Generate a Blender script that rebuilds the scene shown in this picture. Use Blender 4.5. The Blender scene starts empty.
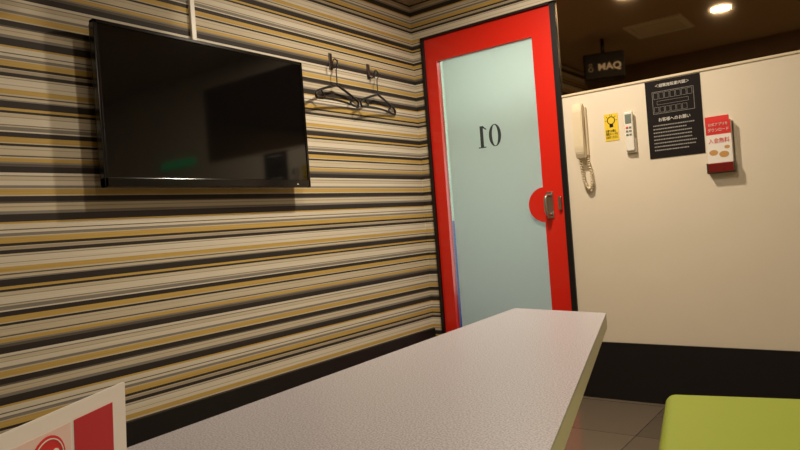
import bpy, bmesh, math, random
from mathutils import Vector, Matrix
random.seed(4)
S=bpy.context.scene
S.view_settings.view_transform='Standard'
COL=S.collection
CEIL=2.26; LX=-2.227; BY=3.2

# ---------------------------------------------------------------- materials
def lin(c):
    return tuple((v/255/12.92 if v/255<=.04045 else ((v/255+.055)/1.055)**2.4) for v in c)+(1,)
def mat(name,rgb,rough=.5,metal=0,emit=0,noise=0,nscale=40,bump=0,coat=0,spec=.5,emitc=None):
    m=bpy.data.materials.new(name);m.use_nodes=True
    nt=m.node_tree;b=nt.nodes['Principled BSDF']
    b.inputs['Base Color'].default_value=lin(rgb)
    b.inputs['Roughness'].default_value=rough
    b.inputs['Metallic'].default_value=metal
    b.inputs['Specular IOR Level'].default_value=spec
    b.inputs['Coat Weight'].default_value=coat
    if emit:
        b.inputs['Emission Color'].default_value=lin(emitc or rgb)
        b.inputs['Emission Strength'].default_value=emit
    if noise or bump:
        g=nt.nodes.new('ShaderNodeNewGeometry')
        n=nt.nodes.new('ShaderNodeTexNoise');n.inputs['Scale'].default_value=nscale
        n.inputs['Detail'].default_value=4
        nt.links.new(g.outputs['Position'],n.inputs['Vector'])
        if noise:
            mx=nt.nodes.new('ShaderNodeMix');mx.data_type='RGBA'
            mx.inputs[6].default_value=lin(tuple(max(0,c*(1-noise)) for c in rgb))
            mx.inputs[7].default_value=lin(tuple(min(255,c*(1+noise)) for c in rgb))
            nt.links.new(n.outputs['Fac'],mx.inputs[0])
            nt.links.new(mx.outputs[2],b.inputs['Base Color'])
        if bump:
            bp=nt.nodes.new('ShaderNodeBump');bp.inputs['Strength'].default_value=bump
            bp.inputs['Distance'].default_value=.002
            nt.links.new(n.outputs['Fac'],bp.inputs['Height'])
            nt.links.new(bp.outputs['Normal'],b.inputs['Normal'])
    return m

def stripes():
    m=bpy.data.materials.new('striped_wallpaper');m.use_nodes=True
    nt=m.node_tree;N=nt.nodes;L=nt.links;b=N['Principled BSDF']
    b.inputs['Roughness'].default_value=.6;b.inputs['Specular IOR Level'].default_value=.25
    pal={'K':(52,47,43),'Y':(196,164,90),'C':(204,192,166),'W':(218,209,189),'G':(136,130,120),'B':(172,159,136),'D':(98,90,80)}
    A=[('K',1.7),('C',.5),('Y',1.7),('C',.4),('G',.9),('W',1.5),('B',.3),('C',1.1),('G',.3),('W',.9),('K',2.0),('D',.9),('G',.5),('Y',1.3),('C',.4),('D',.5),('C',1.8),('B',.3),('C',.9),('K',.7),('C',.4),('Y',1.8),('K',1.5),('W',.5),('G',1.2),('C',.4),('G',.4),('W',2.2),('B',.3),('C',1.2)]
    Bq=[('K',.7),('Y',.9),('K',2.2),('G',.5),('C',.9),('D',.4),('C',.6),('Y',1.5),('W',1.2),('B',.3),('W',1.8),('G',.3),('C',.5),('K',1.2),('B',1.0),('C',.3),('K',.8),('Y',1.9),('C',.4),('G',1.0),('W',.9),('D',.3),('W',1.6),('Y',.7),('K',2.4),('G',1.1),('C',1.2),('B',.3),('C',.9),('D',.6)]
    la=sum(w for _,w in A)/100;lb=sum(w for _,w in Bq)/100;P=la+lb
    g=N.new('ShaderNodeNewGeometry');sx=N.new('ShaderNodeSeparateXYZ');L.new(g.outputs['Position'],sx.inputs[0])
    def M(op,a,bb=None,c=None):
        n=N.new('ShaderNodeMath');n.operation=op
        for i,v in enumerate((a,bb,c)):
            if v is None: continue
            if isinstance(v,(int,float)): n.inputs[i].default_value=v
            else: L.new(v,n.inputs[i])
        return n.outputs[0]
    z=M('MODULO',M('ADD',sx.outputs['Z'],P*3+.02),P)
    def ramp(seq,tot,src):
        r=N.new('ShaderNodeValToRGB');r.color_ramp.interpolation='CONSTANT'
        e=r.color_ramp.elements;acc=0
        for i,(k,w) in enumerate(seq):
            if i<2: el=e[i];el.position=acc/100/tot
            else: el=e.new(acc/100/tot)
            el.color=lin(pal[k]);acc+=w
        L.new(src,r.inputs[0]);return r.outputs[0]
    ra=ramp(A,la,M('DIVIDE',z,la));rb=ramp(Bq,lb,M('DIVIDE',M('SUBTRACT',z,la),lb))
    mx=N.new('ShaderNodeMix');mx.data_type='RGBA'
    L.new(M('GREATER_THAN',z,la),mx.inputs[0]);L.new(ra,mx.inputs[6]);L.new(rb,mx.inputs[7])
    mp=N.new('ShaderNodeMapping');mp.inputs['Scale'].default_value=(3,3,420)
    L.new(g.outputs['Position'],mp.inputs[0])
    no=N.new('ShaderNodeTexNoise');no.inputs['Scale'].default_value=1;no.inputs['Detail'].default_value=2
    L.new(mp.outputs[0],no.inputs['Vector'])
    m2=N.new('ShaderNodeMix');m2.data_type='RGBA';m2.blend_type='OVERLAY';m2.inputs[0].default_value=.3
    L.new(mx.outputs[2],m2.inputs[6]);L.new(no.outputs['Fac'],m2.inputs[7])
    L.new(m2.outputs[2],b.inputs['Base Color'])
    return m

M_str=stripes()
M_cream=mat('cream_wall_panel',(226,214,193),.5,noise=.012,nscale=6,spec=.3)
M_ceil=mat('brown_ceiling',(182,158,130),.8,noise=.03,nscale=20)
M_soffit=mat('brown_soffit',(110,88,68),.6)
M_base=mat('black_baseboard',(20,17,18),.45,noise=.1,nscale=30)
M_red=mat('red_painted_door',(220,36,20),.35,coat=.3)
M_black=mat('black_trim',(18,16,16),.4)
M_blackpl=mat('black_plastic',(14,14,15),.35)
M_gloss=mat('black_gloss_bezel',(8,8,10),.16)
M_screen=mat('tv_screen',(9,9,10),.06,spec=.6)
M_metal=mat('brushed_steel',(190,186,178),.3,metal=1)
M_dkmetal=mat('dark_steel',(90,86,82),.35,metal=1)
M_white=mat('white_plastic',(232,226,212),.4)
M_ivory=mat('ivory_plastic',(222,206,174),.4)
M_yellow=mat('yellow_sticker',(232,198,44),.5)
M_ink=mat('black_ink',(22,20,18),.6,spec=.2)
M_wink=mat('white_ink',(232,226,216),.6)
M_poster=mat('black_poster_paper',(30,25,24),.75,spec=.15)
M_rink=mat('red_ink',(210,36,30),.5)
M_paper=mat('white_card',(236,230,220),.45)
M_pink=mat('pale_pink_print',(232,204,192),.5)
M_dred=mat('deep_red_print',(188,20,28),.45)
M_tan=mat('tan_print',(196,146,84),.5)
M_lime=mat('lime_vinyl',(144,160,38),.42,bump=.25,nscale=500,noise=.02)
M_dark=mat('dark_bench_base',(34,28,26),.5)
M_num=mat('dark_number_ink',(48,56,58),.6)
M_lamp=mat('lamp_diffuser',(255,225,180),.5,emit=14,emitc=(255,222,176))
M_lamp2=mat('corridor_lamp',(255,250,245),.5,emit=1.2)
M_corr=mat('corridor_wall_pale',(196,220,204),.6)
M_blue=mat('corridor_blue_dado',(36,84,160),.5)
M_greyp=mat('grey_screen_print',(150,146,138),.6)
M_edge=mat('table_edge_band',(200,190,176),.45)
M_lcd=mat('grey_lcd',(120,128,118),.3)
M_green=mat('green_sign_face',(40,150,90),.4,emit=1.4)

def laminate():
    m=mat('speckled_laminate',(206,196,192),.36,spec=.35);nt=m.node_tree;b=nt.nodes['Principled BSDF']
    g=nt.nodes.new('ShaderNodeNewGeometry');v=nt.nodes.new('ShaderNodeTexNoise');v.inputs['Scale'].default_value=340;v.inputs['Detail'].default_value=3
    r=nt.nodes.new('ShaderNodeValToRGB');e=r.color_ramp.elements
    e[0].position=.34;e[0].color=lin((140,136,144));e[1].position=.6;e[1].color=lin((194,190,194))
    nt.links.new(g.outputs['Position'],v.inputs['Vector']);nt.links.new(v.outputs['Fac'],r.inputs[0]);nt.links.new(r.outputs[0],b.inputs['Base Color'])
    return m
M_table=laminate()
def tiles():
    m=mat('dark_floor_tile',(60,50,44),.16,spec=.6);nt=m.node_tree;b=nt.nodes['Principled BSDF']
    g=nt.nodes.new('ShaderNodeNewGeometry');br=nt.nodes.new('ShaderNodeTexBrick')
    br.offset=0;br.inputs['Scale'].default_value=1;br.inputs['Brick Width'].default_value=.45;br.inputs['Row Height'].default_value=.45
    br.inputs['Mortar Size'].default_value=.002
    br.inputs['Color1'].default_value=lin((92,82,70));br.inputs['Color2'].default_value=lin((114,102,88));br.inputs['Mortar'].default_value=lin((60,52,46))
    nt.links.new(g.outputs['Position'],br.inputs['Vector']);nt.links.new(br.outputs['Color'],b.inputs['Base Color'])
    return m
M_floor=tiles()
def frosted():
    m=bpy.data.materials.new('frosted_film');m.use_nodes=True;nt=m.node_tree;N=nt.nodes
    N.remove(N['Principled BSDF']);o=N['Material Output']
    t=N.new('ShaderNodeBsdfTranslucent');t.inputs[0].default_value=lin((230,234,232))
    d=N.new('ShaderNodeBsdfPrincipled');d.inputs['Base Color'].default_value=lin((205,208,204));d.inputs['Roughness'].default_value=.25
    mx=N.new('ShaderNodeMixShader');mx.inputs[0].default_value=.3
    nt.links.new(t.outputs[0],mx.inputs[1]);nt.links.new(d.outputs[0],mx.inputs[2]);nt.links.new(mx.outputs[0],o.inputs[0])
    return m
M_frost=frosted()
def glass(name,tint,rough=0):
    m=bpy.data.materials.new(name);m.use_nodes=True;nt=m.node_tree;N=nt.nodes
    N.remove(N['Principled BSDF']);o=N['Material Output']
    t=N.new('ShaderNodeBsdfTransparent');t.inputs[0].default_value=lin(tint)
    g=N.new('ShaderNodeBsdfGlossy');g.inputs['Roughness'].default_value=.03
    f=N.new('ShaderNodeFresnel');mx=N.new('ShaderNodeMixShader')
    nt.links.new(f.outputs[0],mx.inputs[0]);nt.links.new(t.outputs[0],mx.inputs[1]);nt.links.new(g.outputs[0],mx.inputs[2]);nt.links.new(mx.outputs[0],o.inputs[0])
    return m
M_clear=glass('clear_glass',(228,238,234))
M_acryl=glass('clear_acrylic',(244,244,242))
M_mirror=mat('smoked_mirror_glass',(160,138,108),.03,metal=1)

# ---------------------------------------------------------------- builders
def finish(name,bm,mats,parent=None,smooth=False,origin=None):
    bmesh.ops.recalc_face_normals(bm,faces=bm.faces)
    me=bpy.data.meshes.new(name)
    xs=[v.co for v in bm.verts]
    lo=Vector((min(c.x for c in xs),min(c.y for c in xs),min(c.z for c in xs)))
    hi=Vector((max(c.x for c in xs),max(c.y for c in xs),max(c.z for c in xs)))
    c=Vector(origin) if origin else Vector(((lo.x+hi.x)/2,(lo.y+hi.y)/2,lo.z))
    bmesh.ops.translate(bm,verts=bm.verts,vec=-c)
    if smooth:
        for f in bm.faces: f.smooth=True
    bm.to_mesh(me);bm.free()
    for m in (mats if isinstance(mats,(list,tuple)) else [mats]): me.materials.append(m)
    ob=bpy.data.objects.new(name,me);COL.objects.link(ob)
    if parent:
        ob.parent=parent
        p=parent;off=Vector((0,0,0))
        while p: off+=p.location;p=p.parent
        ob.location=c-off
    else: ob.location=c
    return ob
def addbox(bm,lo,hi,bev=0,seg=2,mi=0,T=None):
    r=bmesh.ops.create_cube(bm,size=1);vs=r['verts']
    for v in vs:
        v.co=Vector([(lo[i]+hi[i])/2+v.co[i]*(hi[i]-lo[i]) for i in range(3)])
    if bev:
        es=list({e for v in vs for e in v.link_edges})
        rr=bmesh.ops.bevel(bm,geom=es,offset=bev,segments=seg,profile=.5,affect='EDGES')
        vs=list({v for v in rr['verts']}|{v for v in vs if v.is_valid})
    fs={f for v in vs for f in v.link_faces}
    for f in fs: f.material_index=mi
    if T:
        vs2={v for f in fs for v in f.verts}
        for v in vs2: v.co=T@v.co
    return fs
def box(name,lo,hi,m,parent=None,bev=0,T=None,seg=2):
    bm=bmesh.new();addbox(bm,lo,hi,bev,seg,T=T);return finish(name,bm,m,parent)
def empty(name,loc):
    e=bpy.data.objects.new(name,None);e.location=loc;e.empty_display_size=.1;COL.objects.link(e);return e
def tag(o,label,cat,group=None):
    o['label']=label;o['category']=cat
    if group:o['group']=group
def struct(o): o['kind']='structure'
def addprism(bm,pts,T,d0,d1,mi=0):
    a=[bm.verts.new(T@Vector((p[0],p[1],d0))) for p in pts]
    b=[bm.verts.new(T@Vector((p[0],p[1],d1))) for p in pts]
    fs=[bm.faces.new(a),bm.faces.new(b[::-1])]
    n=len(pts)
    for i in range(n): fs.append(bm.faces.new((a[i],b[i],b[(i+1)%n],a[(i+1)%n])))
    for f in fs:f.material_index=mi
def prism(name,pts,T,d0,d1,m,parent=None,bev=0):
    bm=bmesh.new();addprism(bm,pts,T,d0,d1)
    if bev: bmesh.ops.bevel(bm,geom=list(bm.edges),offset=bev,segments=3,profile=.5,affect='EDGES')
    return finish(name,bm,m,parent)
def frame(origin,u,v):
    u=Vector(u).normalized();v=Vector(v).normalized();n=u.cross(v)
    M=Matrix.Identity(4)
    for i in range(3): M[i][0]=u[i];M[i][1]=v[i];M[i][2]=n[i];M[i][3]=origin[i]
    return M
def circ(cx,cy,r,n=32,a0=0,a1=2*math.pi,ry=None):
    ry=ry or r
    full=abs(a1-a0-2*math.pi)<1e-6
    k=n if full else n+1
    return [(cx+r*math.cos(a0+(a1-a0)*i/n),cy+ry*math.sin(a0+(a1-a0)*i/n)) for i in range(k)]
def rect(x0,y0,x1,y1): return [(x0,y0),(x1,y0),(x1,y1),(x0,y1)]
def ring(bm,co,ci,T,d0,d1):
    n=len(co)
    o0=[bm.verts.new(T@Vector((p[0],p[1],d0))) for p in co];o1=[bm.verts.new(T@Vector((p[0],p[1],d1))) for p in co]
    i0=[bm.verts.new(T@Vector((p[0],p[1],d0))) for p in ci];i1=[bm.verts.new(T@Vector((p[0],p[1],d1))) for p in ci]
    for k in range(n):
        j=(k+1)%n
        bm.faces.new((o0[k],o0[j],i0[j],i0[k]));bm.faces.new((o1[k],i1[k],i1[j],o1[j]))
        bm.faces.new((o0[k],o1[k],o1[j],o0[j]));bm.faces.new((i0[k],i0[j],i1[j],i1[k]))
def tube(name,pts,r,m,parent=None,cyc=False,seg=8,smoothcurve=False,bm=None):
    own=bm is None
    if own:bm=bmesh.new()
    P=[Vector(p) for p in pts]
    if smoothcurve:
        Q=[];n=len(P);rng=range(n if cyc else n-1)
        for i in rng:
            p1=P[i];p2=P[(i+1)%n];p0=P[i-1] if (i>0 or cyc) else p1;p3=P[(i+2)%n] if (i+2<n or cyc) else p2
            for k in range(6):
                t=k/6;Q.append(.5*((2*p1)+(-p0+p2)*t+(2*p0-5*p1+4*p2-p3)*t*t+(-p0+3*p1-3*p2+p3)*t**3))
        if not cyc:Q.append(P[-1])
        P=Q
    n=len(P);rings=[];up=None
    for i in range(n):
        a=P[i-1] if (i>0 or cyc) else P[i];b=P[(i+1)%n] if (i<n-1 or cyc) else P[i]
        t=(b-a).normalized()
        if up is None: up=Vector((0,0,1)) if abs(t.z)<.9 else Vector((1,0,0))
        s=t.cross(up).normalized();up=s.cross(t).normalized()
        rings.append([bm.verts.new(P[i]+r*(math.cos(2*math.pi*k/seg)*s+math.sin(2*math.pi*k/seg)*up)) for k in range(seg)])
    for i in range(n if cyc else n-1):
        A=rings[i];B=rings[(i+1)%n]
        for k in range(seg): bm.faces.new((A[k],A[(k+1)%seg],B[(k+1)%seg],B[k]))
    if not cyc:
        bm.faces.new(rings[0][::-1]);bm.faces.new(rings[-1])
    if own:return finish(name,bm,m,parent,smooth=True)
def textmesh(bm,s,T,cx,cy,w,h,d=.0006,mi=0,mirror=False,fat=0):
    cu=bpy.data.curves.new('t','FONT');cu.body=s;cu.extrude=d;cu.size=1;cu.resolution_u=3;cu.offset=fat
    ob=bpy.data.objects.new('t',cu);COL.objects.link(ob)
    dg=bpy.context.evaluated_depsgraph_get();me=bpy.data.meshes.new_from_object(ob.evaluated_get(dg))
    bpy.data.objects.remove(ob)
    if not me.vertices:return
    xs=[v.co.x for v in me.vertices];ys=[v.co.y for v in me.vertices]
    x0,x1,y0,y1=min(xs),max(xs),min(ys),max(ys)
    sx=w/(x1-x0);sy=h/(y1-y0)
    vs=[]
    for v in me.vertices:
        x=(v.co.x-(x0+x1)/2)*sx
        if mirror:x=-x
        vs.append(bm.verts.new(T@Vector((cx+x,cy+(v.co.y-(y0+y1)/2)*sy,v.co.z+d))))
    for p in me.polygons:
        try:
            f=bm.faces.new([vs[i] for i in p.vertices]);f.material_index=mi
        except ValueError:pass
def textobj(name,s,T,cx,cy,w,h,m,parent,d=.0006,mirror=False,fat=0):
    bm=bmesh.new();textmesh(bm,s,T,cx,cy,w,h,d,mirror=mirror,fat=fat)
    return finish(name,bm,m,parent)

# ---------------------------------------------------------------- room shell
RX=1.7;RY=-.7
def sbox(name,lo,hi,m):
    o=box(name,lo,hi,m);struct(o);return o
sbox('floor',(LX-.1,RY-.1,-.1),(RX+.1,4.6,0),M_floor)
sbox('ceiling',(LX-.1,RY-.1,CEIL),(RX+.1,4.6,CEIL+.1),M_ceil)
sbox('wall_left',(LX-.1,RY-.1,0),(LX,BY+.1,CEIL),M_str)
sbox('wall_right',(RX,RY-.1,0),(RX+.1,4.6,CEIL),M_cream)
sbox('wall_rear',(LX,RY-.1,0),(RX,RY,CEIL),M_str)
DL,DR,DT=-2.16,-1.312,2.045
WZ0,WZ1,WX1=1.55,2.13,.0
bm=bmesh.new()
addbox(bm,(LX,BY,0),(DL,BY+.1,CEIL),mi=0)
addbox(bm,(DL,BY,DT),(DR,BY+.1,CEIL),mi=0)
addbox(bm,(DR,BY,0),(RX,BY+.1,WZ0),mi=1)
addbox(bm,(DR,BY,WZ1),(RX,BY+.1,CEIL),mi=1)
addbox(bm,(WX1,BY,WZ0),(RX,BY+.1,WZ1),mi=1)
struct(finish('wall_back',bm,[M_str,M_cream]))
sbox('window_1',(DR,BY+.003,WZ0),(WX1,BY+.02,WZ1),M_mirror)
sbox('trim_1',(DR,BY-.006,WZ0-.008),(WX1,BY+.003,WZ0+.002),M_ivory)
bm=bmesh.new()
addbox(bm,(DL,BY-.012,0),(DL+.018,BY+.1,DT))
addbox(bm,(DR-.03,BY-.012,0),(DR,BY+.1,DT))
addbox(bm,(DL,BY-.012,DT-.012),(DR,BY+.1,DT))
struct(finish('trim_2',bm,M_black))
sbox('baseboard_left',(LX,RY,0),(LX+.012,BY,.318),M_base)
sbox('baseboard_back',(DR,BY-.012,0),(RX,BY,.285),M_base)
sbox('trim_3',(LX,RY,2.03),(RX,.33,CEIL),M_soffit)
sbox('trim_4',(LX,.33,2.025),(RX,.342,2.05),M_ivory)
bm=bmesh.new()
addbox(bm,(LX-.1,4.5,0),(RX,4.6,.95),mi=1);addbox(bm,(LX-.1,4.5,.95),(RX,4.6,CEIL),mi=0)
struct(finish('wall_corridor',bm,[M_corr,M_blue]))
bm=bmesh.new()
addbox(bm,(LX-.1,BY+.1,0),(LX,4.5,.95),mi=1);addbox(bm,(LX-.1,BY+.1,.95),(LX,4.5,CEIL),mi=0)
struct(finish('wall_corridor_side',bm,[M_corr,M_blue]))

# ---------------------------------------------------------------- door
x0,x1=DL+.018,DR-.03; gx0,gx1,gz0,gz1=-2.065,-1.458,.16,1.893; zt=DT-.012
TB=frame((0,BY,0),(1,0,0),(0,0,1))
bm=bmesh.new()
for a,b,c,d in ((x0,.01,gx0,zt),(gx1,.01,x1,zt),(gx0,gz1,gx1,zt),(gx0,.01,gx1,gz0)):
    addbox(bm,(a,BY+.005,b),(c,BY+.045,d))
addprism(bm,circ(gx1+.004,1.0,.092,32,math.pi/2,3*math.pi/2),TB,-.042,-.004)
door=finish('door_1',bm,M_red,origin=((x0+x1)/2,BY+.025,.01));struct(door);door['label']='red framed door with frosted glass pane'
box('glass_pane',(gx0,BY+.028,gz0),(gx1,BY+.034,gz1),M_clear,door)
box('frosted_film',(gx0+.028,BY+.024,gz0),(gx1,BY+.027,gz1),M_frost,door)
bm=bmesh.new()
cz=1.41;hh=.062
ring(bm,circ(-1.728,cz,.038,40,ry=hh),circ(-1.728,cz,.019,40,ry=hh-.004),TB,-.0235,-.0225)
for pts in (rect(-1.822,cz-hh,-1.802,cz+hh),rect(-1.836,cz-hh,-1.788,cz-hh+.006),[(-1.802,cz+hh),(-1.780,cz+hh-.02),(-1.780,cz+hh-.026),(-1.802,cz+hh-.012)]):
    addprism(bm,pts,TB,-.0235,-.0225)
n=finish('room_number',bm,M_num,door);n['label']='dark serif number printed on the glass'
box('handle_plate',(-1.442,BY-.001,.925),(-1.404,BY+.005,1.065),M_metal,door,bev=.002)
tube('door_handle',[(-1.421,BY,1.045),(-1.421,BY-.03,1.045),(-1.426,BY-.045,1.03),(-1.426,BY-.045,.965),(-1.421,BY-.03,.945),(-1.421,BY,.945)],.009,M_metal,door,smoothcurve=True)
box('door_latch',(-1.372,BY-.012,.965),(-1.356,BY+.005,1.035),M_metal,door,bev=.003)

# ---------------------------------------------------------------- television
tv=empty('television',(LX+.06,1.66,1.156));tag(tv,'flat black television on a wall bracket over striped wallpaper','television')
ty0,ty1,tz0,tz1,tx=1.168,2.158,1.156,1.736,-2.13
bm=bmesh.new()
addbox(bm,(tx-.03,ty0,tz0),(tx,ty0+.014,tz1),.003);addbox(bm,(tx-.03,ty1-.014,tz0),(tx,ty1,tz1),.003)
addbox(bm,(tx-.03,ty0,tz1-.014),(tx,ty1,tz1),.003);addbox(bm,(tx-.03,ty0,tz0),(tx,ty1,tz0+.034),.003)
finish('bezel',bm,M_gloss,tv)
box('screen',(tx-.02,ty0+.01,tz0+.03),(tx-.004,ty1-.01,tz1-.01),M_screen,tv)
bm=bmesh.new();addbox(bm,(tx-.05,ty0+.006,tz0+.004),(tx-.02,ty1-.006,tz1-.004),.008);addbox(bm,(tx-.072,ty0+.14,tz0+.06),(tx-.045,ty1-.14,tz1-.16),.01)
finish('rear_housing',bm,M_blackpl,tv)
box('wall_bracket',(LX+.001,1.5,1.3),(tx-.07,1.82,1.6),M_dkmetal,tv,bev=.002)
box('power_light',(tx,2.07,tz0+.012),(tx+.002,2.078,tz0+.016),M_wink,tv)
c=box('cable_duct',(LX,1.628,1.74),(LX+.014,1.65,CEIL),M_white,None,bev=.002);tag(c,'slim white cable duct rising from the television','cable duct')

# ---------------------------------------------------------------- coat hooks & hangers
def hook(y,z,lab):
    e=empty('coat_hook',(LX+.01,y,z-.03));tag(e,lab,'coat hook','coat hooks on the striped wall')
    box('hook_plate',(LX,y-.012,z-.035),(LX+.005,y+.012,z+.05),M_dkmetal,e,bev=.0015)
    tube('hook_arm',[(LX+.004,y,z-.02),(LX+.025,y,z-.03),(LX+.045,y,z-.018),(LX+.05,y,z+.005)],.004,M_dkmetal,e,smoothcurve=True)
def hanger(y,z,ang):
    c=Vector((LX+.045,y,z));ca,sa=math.cos(ang),math.sin(ang)
    def W(h,v): return (c.x+h*sa,c.y+h*ca,c.z+v)
    e=empty('clothes_hanger',(c.x,c.y,z-.215))
    hk=[W(-.022,-.03),W(-.026,-.008),W(-.012,.012),W(.008,.012),W(.02,-.004),W(.016,-.024),W(.002,-.04),W(0,-.12)]
    tube('hanger_hook',hk,.0032,M_blackpl,e,smoothcurve=True)
    b=[W(0,-.118),W(.03,-.126),W(.09,-.142),W(.165,-.166),W(.192,-.182),W(.19,-.2),W(.172,-.205),W(.1,-.198),W(0,-.195),W(-.1,-.198),W(-.172,-.205),W(-.19,-.2),W(-.192,-.182),W(-.165,-.166),W(-.09,-.142),W(-.03,-.126)]
    bm=bmesh.new();tube('',b,.0062,None,cyc=True,smoothcurve=True,bm=bm)
    for s in(-1,1): tube('',[W(s*.15,-.158),W(s*.13,-.178),W(s*.115,-.186),W(s*.125,-.2)],.004,None,smoothcurve=True,bm=bm)
    finish('hanger_body',bm,M_blackpl,e,smooth=True)
    return e
hook(2.46,1.80,'small dark metal coat hook next to the television');hook(2.76,1.79,'small dark metal coat hook near the room corner')
h1=hanger(2.45,1.795,math.radians(-9));tag(h1,'black plastic clothes hanger on hook beside the television','clothes hanger','black clothes hangers on wall hooks')
h2=hanger(2.775,1.785,math.radians(-10));tag(h2,'black plastic clothes hanger on hook by the red door','clothes hanger','black clothes hangers on wall hooks')

# ---------------------------------------------------------------- table
table=empty('table',(-.68,.95,0));tag(table,'long tapered table with pale speckled laminate top','table')
FL,FR,NR,NL=(-.998,1.909),(-.674,1.848),(-.117,-.1),(-.895,-.1)
TZ=frame((0,0,0),(1,0,0),(0,1,0))
def inset(pts,f):
    cx=sum(p[0] for p in pts)/4;cy=sum(p[1] for p in pts)/4
    return [(cx+(p[0]-cx)*f,cy+(p[1]-cy)*f) for p in pts]
pts=[NL,NR,FR,FL]
prism('tabletop',pts,TZ,.645,.650,M_table,table)
prism('edge_band',inset(pts,.9995),TZ,.608,.645,M_edge,table)
def leg(x,y):
    e=empty('leg',Vector((x,y,0))-table.location);e.parent=table
    bm=bmesh.new();r=bmesh.ops.create_cone(bm,cap_ends=True,segments=24,radius1=.03,radius2=.03,depth=.58)
    bmesh.ops.translate(bm,verts=bm.verts,vec=(x,y,.316));finish('post',bm,M_dkmetal,e)
    box('foot',(x-.17,y-.035,0),(x+.17,y+.035,.026),M_dark,e,bev=.005)
    box('top_plate',(x-.1,y-.05,.598),(x+.1,y+.05,.608),M_dark,e)
leg(-.82,1.55);leg(-.66,.35)

# ---------------------------------------------------------------- bench
ca=math.radians(12.5);bx=Vector((math.cos(ca),math.sin(ca),0));by=Vector((-math.sin(ca),math.cos(ca),0))
TBn=Matrix.Identity(4)
for i in range(3):TBn[i][0]=bx[i];TBn[i][1]=by[i]
for i,v in enumerate((-.540,1.9,0)):TBn[i][3]=v
bench=empty('bench',TBn@Vector((.3,-1,0)));tag(bench,'padded lime green vinyl bench beside the table','bench')
bm=bmesh.new()
addbox(bm,(0,-2.05,.29),(.62,0,.42),.028,5,T=TBn)
finish('seat',bm,M_lime,bench,smooth=True)
box('base',(.03,-2.02,.0),(.59,-.03,.29),M_dark,bench,T=TBn)

# ---------------------------------------------------------------- wall items (back wall)
def WB(off=0): return frame((0,BY-off,0),(1,0,0),(0,0,1))
ph=empty('wall_telephone',(-1.215,BY-.03,1.2));tag(ph,'ivory wall intercom telephone with coiled cord','telephone')
box('base_plate',(-1.245,BY-.022,1.225),(-1.188,BY,1.475),M_ivory,ph,bev=.006)
bm=bmesh.new()
TS=frame((-1.217,BY-.02,0),(0,-1,0),(0,0,1))
outer=[(.006,1.488),(.026,1.49),(.04,1.475),(.046,1.45),(.046,1.27),(.042,1.24),(.028,1.212),(.008,1.214),(.004,1.225),(.004,1.265),(.02,1.29),(.024,1.36),(.02,1.41),(.004,1.435),(.004,1.475)]
addprism(bm,outer,TS,-.024,.024)
bmesh.ops.bevel(bm,geom=list(bm.edges),offset=.004,segments=2,affect='EDGES')
finish('handset',bm,M_ivory,ph)
def coil(path,n,R,r,name,parent):
    P=[Vector(p) for p in path];Q=[]
    tot=len(P)-1
    for i in range(n*8+1):
        t=i/(n*8)*tot;k=min(int(t),tot-1);f=t-k
        p=P[k].lerp(P[k+1],f);d=(P[k+1]-P[k]).normalized();s=d.cross(Vector((0,1,0))).normalized();u=Vector((0,1,0))
        a=i/8*2*math.pi
        Q.append(p+R*(math.cos(a)*s+math.sin(a)*u))
    return tube(name,Q,r,M_ivory,parent,seg=6)
coil([(-1.225,BY-.03,1.215),(-1.226,BY-.025,1.15),(-1.215,BY-.022,1.09),(-1.2,BY-.022,1.06),(-1.185,BY-.022,1.065),(-1.178,BY-.022,1.1),(-1.185,BY-.02,1.17),(-1.2,BY-.02,1.225)],34,.0075,.0024,'coiled_cord',ph)
st=box('sticker',(-1.103,BY-.002,1.285),(-1.035,BY,1.418),M_yellow);tag(st,'yellow sticker with black light bulb picture','sticker')
T=WB(.002)
bm=bmesh.new()
ring(bm,circ(-1.069,1.385,.02,24),circ(-1.069,1.385,.016,24),T,0,.0006)
addprism(bm,rect(-1.078,1.351,-1.060,1.366),T,0,.0006)
for a in (0,40,80,100,140,180):
    aa=math.radians(a);cx,cy=-1.069+.026*math.cos(aa),1.385+.026*math.sin(aa)
    dx,dy=math.cos(aa)*.004,math.sin(aa)*.004;px,py=-math.sin(aa)*.001,math.cos(aa)*.001
    addprism(bm,[(cx-dx-px,cy-dy-py),(cx+dx-px,cy+dy-py),(cx+dx+px,cy+dy+py),(cx-dx+px,cy-dy+py)],T,0,.0006)
finish('bulb_print',bm,M_ink,st)
textobj('printed_text','お帰りの際は\n照明スイッチを\nお切りください',T,-1.069,1.318,.058,.045,M_ink,st)
rc=empty('remote_control',(-.978,BY-.02,1.215));tag(rc,'white air conditioner remote in a wall holder','remote control')
box('wall_holder',(-1.002,BY-.018,1.213),(-.953,BY,1.28),M_white,rc,bev=.003)
box('remote_body',(-.998,BY-.03,1.222),(-.957,BY-.012,1.41),M_white,rc,bev=.004)
box('display',(-.992,BY-.032,1.355),(-.963,BY-.029,1.398),M_lcd,rc)
for i in range(3):
    for j in range(2):
        box('button',(-.991+j*.015,BY-.033,1.33-i*.017),(-.980+j*.015,BY-.029,1.339-i*.017),M_rink if (i==0 and j==0) else M_lcd,rc,bev=.001)
po=box('poster',(-.896,BY-.003,1.172),(-.652,BY,1.537),M_poster);tag(po,'black notice poster with white printing on cream wall','poster')
T=WB(.003)
textobj('title_text','＜避難施設案内図＞',T,-.774,1.512,.15,.016,M_wink,po)
bm=bmesh.new()
def box2(x0,y0,x1,y1,t=.0015):
    for q in (rect(x0,y0,x1,y0+t),rect(x0,y1-t,x1,y1),rect(x0,y0,x0+t,y1),rect(x1-t,y0,x1,y1)): addprism(bm,q,T,0,.0006)
X=-.896
box2(X+.03,1.38,X+.214,1.485)
for i in range(7): box2(X+.036+i*.025,1.45,X+.057+i*.025,1.48,.001)
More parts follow.
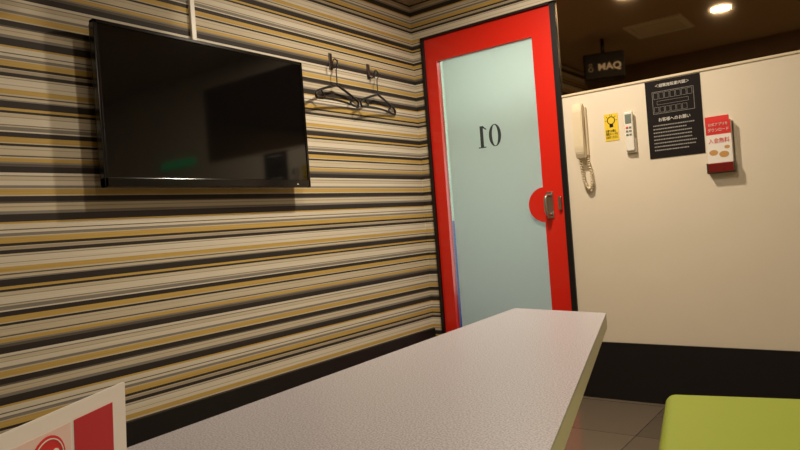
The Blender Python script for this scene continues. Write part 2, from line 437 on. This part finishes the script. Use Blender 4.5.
for i in range(6): box2(X+.036+i*.025,1.386,X+.057+i*.025,1.412,.001)
box2(X+.05,1.422,X+.19,1.44,.001)
finish('floor_plan_print',bm,M_greyp,po)
textobj('heading_text','お客様へのお願い',T,-.774,1.352,.14,.018,M_wink,po)
bm=bmesh.new()
for i in range(8):
    w=.19-random.random()*.05;xx=X+.025
    while xx<X+.025+w:
        l=.004+random.random()*.004
        addprism(bm,rect(xx,1.322-i*.0165,xx+l,1.322-i*.0165+.0055),T,0,.0005);xx+=l+.0025
finish('small_print',bm,M_greyp,po)
# leaflet holder
lf=empty('leaflet_holder',(-.585,BY-.02,1.07));tag(lf,'clear wall holder of red and white leaflets','leaflet holder')
bm=bmesh.new()
lx0,lx1=-.642,-.532
addbox(bm,(lx0,BY-.004,1.075),(lx1,BY,1.30));addbox(bm,(lx0,BY-.04,1.075),(lx1,BY-.037,1.12));addbox(bm,(lx0,BY-.04,1.072),(lx1,BY-.001,1.076))
addbox(bm,(lx0-.002,BY-.04,1.075),(lx0,BY-.001,1.12));addbox(bm,(lx1,BY-.04,1.075),(lx1+.002,BY-.001,1.12))
finish('acrylic_holder',bm,M_acryl,lf)
box('leaflet_stack',(lx0+.004,BY-.034,1.078),(lx1-.004,BY-.006,1.305),M_paper,lf,bev=.001)
T=WB(.034)
prism('red_header',rect(lx0+.004,1.245,lx1-.004,1.305),T,0,.0006,M_rink,lf)
prism('red_footer',rect(lx0+.004,1.078,lx1-.004,1.118),T,0,.0006,M_rink,lf)
textobj('white_text','公式アプリを',T,-.587,1.290,.08,.013,M_wink,lf,.0012)
textobj('white_text','ダウンロード',T,-.587,1.266,.085,.016,M_wink,lf,.0012)
textobj('red_text','入会無料',T,-.587,1.218,.085,.024,M_rink,lf)
for cx,cy,r in ((-.612,1.165,.018),(-.57,1.155,.02),(-.556,1.186,.011)): prism('food_picture',circ(cx,cy,r,20,ry=r*.7),T,0,.0006,M_tan,lf)
rcard=box('card',(-.645,BY-.003,1.285),(-.548,BY,1.33),M_rink);tag(rcard,'small red card tucked above the leaflet holder','card')
gs=box('sign',(.16,BY-.02,1.56),(.62,BY,1.62),M_green,None,bev=.003);tag(gs,'slim green lit sign on the cream wall','sign')

# ---------------------------------------------------------------- menu card on the table
P0=Vector((-.62,.343,.8145));Ldir=Vector((.465,-.886,0)).normalized()
nrm=Vector((.886,.465,0)).normalized()
down=(Vector((0,0,-1))-nrm*.05).normalized()
u=-Ldir;v=-down
CW=.25;CH=.158
cs=empty('menu_stand',P0+Ldir*CW/2+down*CH);cs.location.z=.652;tag(cs,'small red and white menu card stand on the table','menu stand')
TC=frame(P0,u,v)
prism('card',[(-CW,-CH),(0,-CH),(0,0),(-CW,0)],TC,-.0015,.0015,M_paper,cs)
prism('red_panel',rect(-.078,-CH+.01,-.022,-.014),TC,.0016,.0022,M_dred,cs)
prism('pink_panel',rect(-.24,-CH+.01,-.083,-.014),TC,.0016,.002,M_pink,cs)
prism('round_badge',circ(-.112,-.038,.021,32),TC,.0021,.0027,M_rink,cs)
bm=bmesh.new();ring(bm,circ(-.112,-.038,.0188,32),circ(-.112,-.038,.0178,32),TC,.0028,.0032)
finish('badge_ring',bm,M_paper,cs)
textobj('badge_text','100',frame(P0+TC.to_3x3()@Vector((0,0,.0027)),u,v),-.112,-.036,.026,.013,M_paper,cs,.0004)
textobj('printed_text','円',frame(P0+TC.to_3x3()@Vector((0,0,.0021)),u,v),-.165,-.05,.03,.03,M_rink,cs)
prism('acrylic_foot',rect(-CW,-.03,0,.03),frame((P0.x+down.x*CH,P0.y+down.y*CH,.6505),u,Vector((0,0,1)).cross(u)),0,.004,M_acryl,cs)

# ---------------------------------------------------------------- ceiling things
def downlight(x,y,power,r=.055,label='round warm ceiling downlight'):
    e=empty('ceiling_light',(x,y,CEIL-.012));tag(e,label,'ceiling light','round ceiling downlights')
    bm=bmesh.new();T=frame((x,y,CEIL-.012),(1,0,0),(0,-1,0))
    ring(bm,circ(0,0,r+.015,32),circ(0,0,r,32),T,-.012,0);finish('trim_ring',bm,M_white,e)
    bm=bmesh.new();addprism(bm,circ(0,0,r-.001,32),T,-.012,-.006);finish('diffuser',bm,M_lamp,e)
    l=bpy.data.lights.new('downlight','AREA');l.shape='DISK';l.size=r*2;l.energy=power;l.color=(1,.86,.68)
    lo=bpy.data.objects.new('bulb',l);lo.location=(0,0,-.004);lo.parent=e;COL.objects.link(lo)
downlight(-1.2,2.38,25)
downlight(-.83,1.54,12,r=.06)
downlight(.8,.55,16)
cl=box('corridor_lamp',(-2.0,3.95,CEIL-.04),(-1.0,4.15,CEIL),M_lamp2);tag(cl,'long corridor ceiling lamp beyond the frosted door','ceiling light')
l=bpy.data.lights.new('corridor','AREA');l.shape='RECTANGLE';l.size=1;l.size_y=.2;l.energy=26;l.color=(1,.98,.94)
lo=bpy.data.objects.new('corridor_light',l);lo.location=(0,0,-.005);lo.parent=cl;COL.objects.link(lo)
cp=box('glass_fill_panel',(-2.15,4.46,.35),(-1.2,4.499,1.55),M_lamp2);tag(cp,'added pale glow panel in the corridor, brightens the door glass','fill panel')  # added glowing panel, brightens the lower frosted glass evenly from behind
l=bpy.data.lights.new('panel','AREA');l.shape='RECTANGLE';l.size=.9;l.size_y=1.15;l.energy=6.5;l.color=(.90,.97,1)  # added fill lamp that goes with the glow panel
lo=bpy.data.objects.new('glass_fill_light',l);lo.location=(0,-.03,.6);lo.rotation_euler=(math.radians(-90),0,0);lo.parent=cp;COL.objects.link(lo)
bm=bmesh.new();vx,vy=-1.27,1.40
addbox(bm,(vx-.2,vy-.2,CEIL-.012),(vx+.2,vy-.16,CEIL));addbox(bm,(vx-.2,vy+.16,CEIL-.012),(vx+.2,vy+.2,CEIL))
addbox(bm,(vx-.2,vy-.16,CEIL-.012),(vx-.16,vy+.16,CEIL));addbox(bm,(vx+.16,vy-.16,CEIL-.012),(vx+.2,vy+.16,CEIL))
for i in range(8): addbox(bm,(vx-.16,vy-.15+i*.04,CEIL-.010),(vx+.16,vy-.132+i*.04,CEIL))
vt=finish('air_vent',bm,M_white);tag(vt,'square slatted ceiling air vent','air vent')
# speaker
sp=empty('speaker',(-1.69,1.5,2.0));tag(sp,'black wall speaker hung below ceiling above television','speaker')
ang=math.radians(20)
su=(-math.cos(ang),math.sin(ang),0)
TSk=frame((-1.66,1.5,2.04),su,(0,0,1))
bm=bmesh.new();addbox(bm,(-.15,-.1,-.2),(.15,.1,0),.012,3,T=TSk);finish('speaker_cabinet',bm,M_blackpl,sp)
prism('speaker_grille',rect(-.138,-.088,.138,.088),TSk,.001,.006,M_ink,sp)
TSf=frame(TSk@Vector((0,0,.006)),su,(0,0,1))
textobj('speaker_lettering','MAQ',TSf,-.04,-.015,.165,.062,M_wink,sp,.001,mirror=True,fat=.02)
bm=bmesh.new();ring(bm,circ(.098,.012,.012,24),circ(.098,.012,.008,24),TSf,0,.001);finish('speaker_emblem',bm,M_greyp,sp)
bm=bmesh.new();ring(bm,circ(.098,-.022,.018,24),circ(.098,-.022,.012,24),TSf,0,.001);finish('speaker_emblem',bm,M_greyp,sp)
tube('speaker_bracket',[(-1.69,1.42,2.12),(-1.69,1.42,CEIL)],.014,M_blackpl,sp)

w=bpy.data.worlds.new('w');S.world=w;w.use_nodes=True
w.node_tree.nodes['Background'].inputs[0].default_value=(.02,.017,.013,1)

# ---------------------------------------------------------------- camera
cam=bpy.data.cameras.new('camera');co=bpy.data.objects.new('camera',cam);COL.objects.link(co);S.camera=co
cam.sensor_width=36;cam.lens=648/800*36;cam.clip_start=.01
yw=math.radians(37.1);r=math.radians(4.35)
F=Vector((-math.sin(yw),math.cos(yw),0));R=Vector((math.cos(yw),math.sin(yw),0));Z=Vector((0,0,1))
cx=math.cos(r)*R-math.sin(r)*Z;cy=math.sin(r)*R+math.cos(r)*Z;cz_=-F
Mx=Matrix.Identity(4)
for i in range(3):Mx[i][0]=cx[i];Mx[i][1]=cy[i];Mx[i][2]=cz_[i]
Mx[2][3]=.95
co.matrix_world=Mx
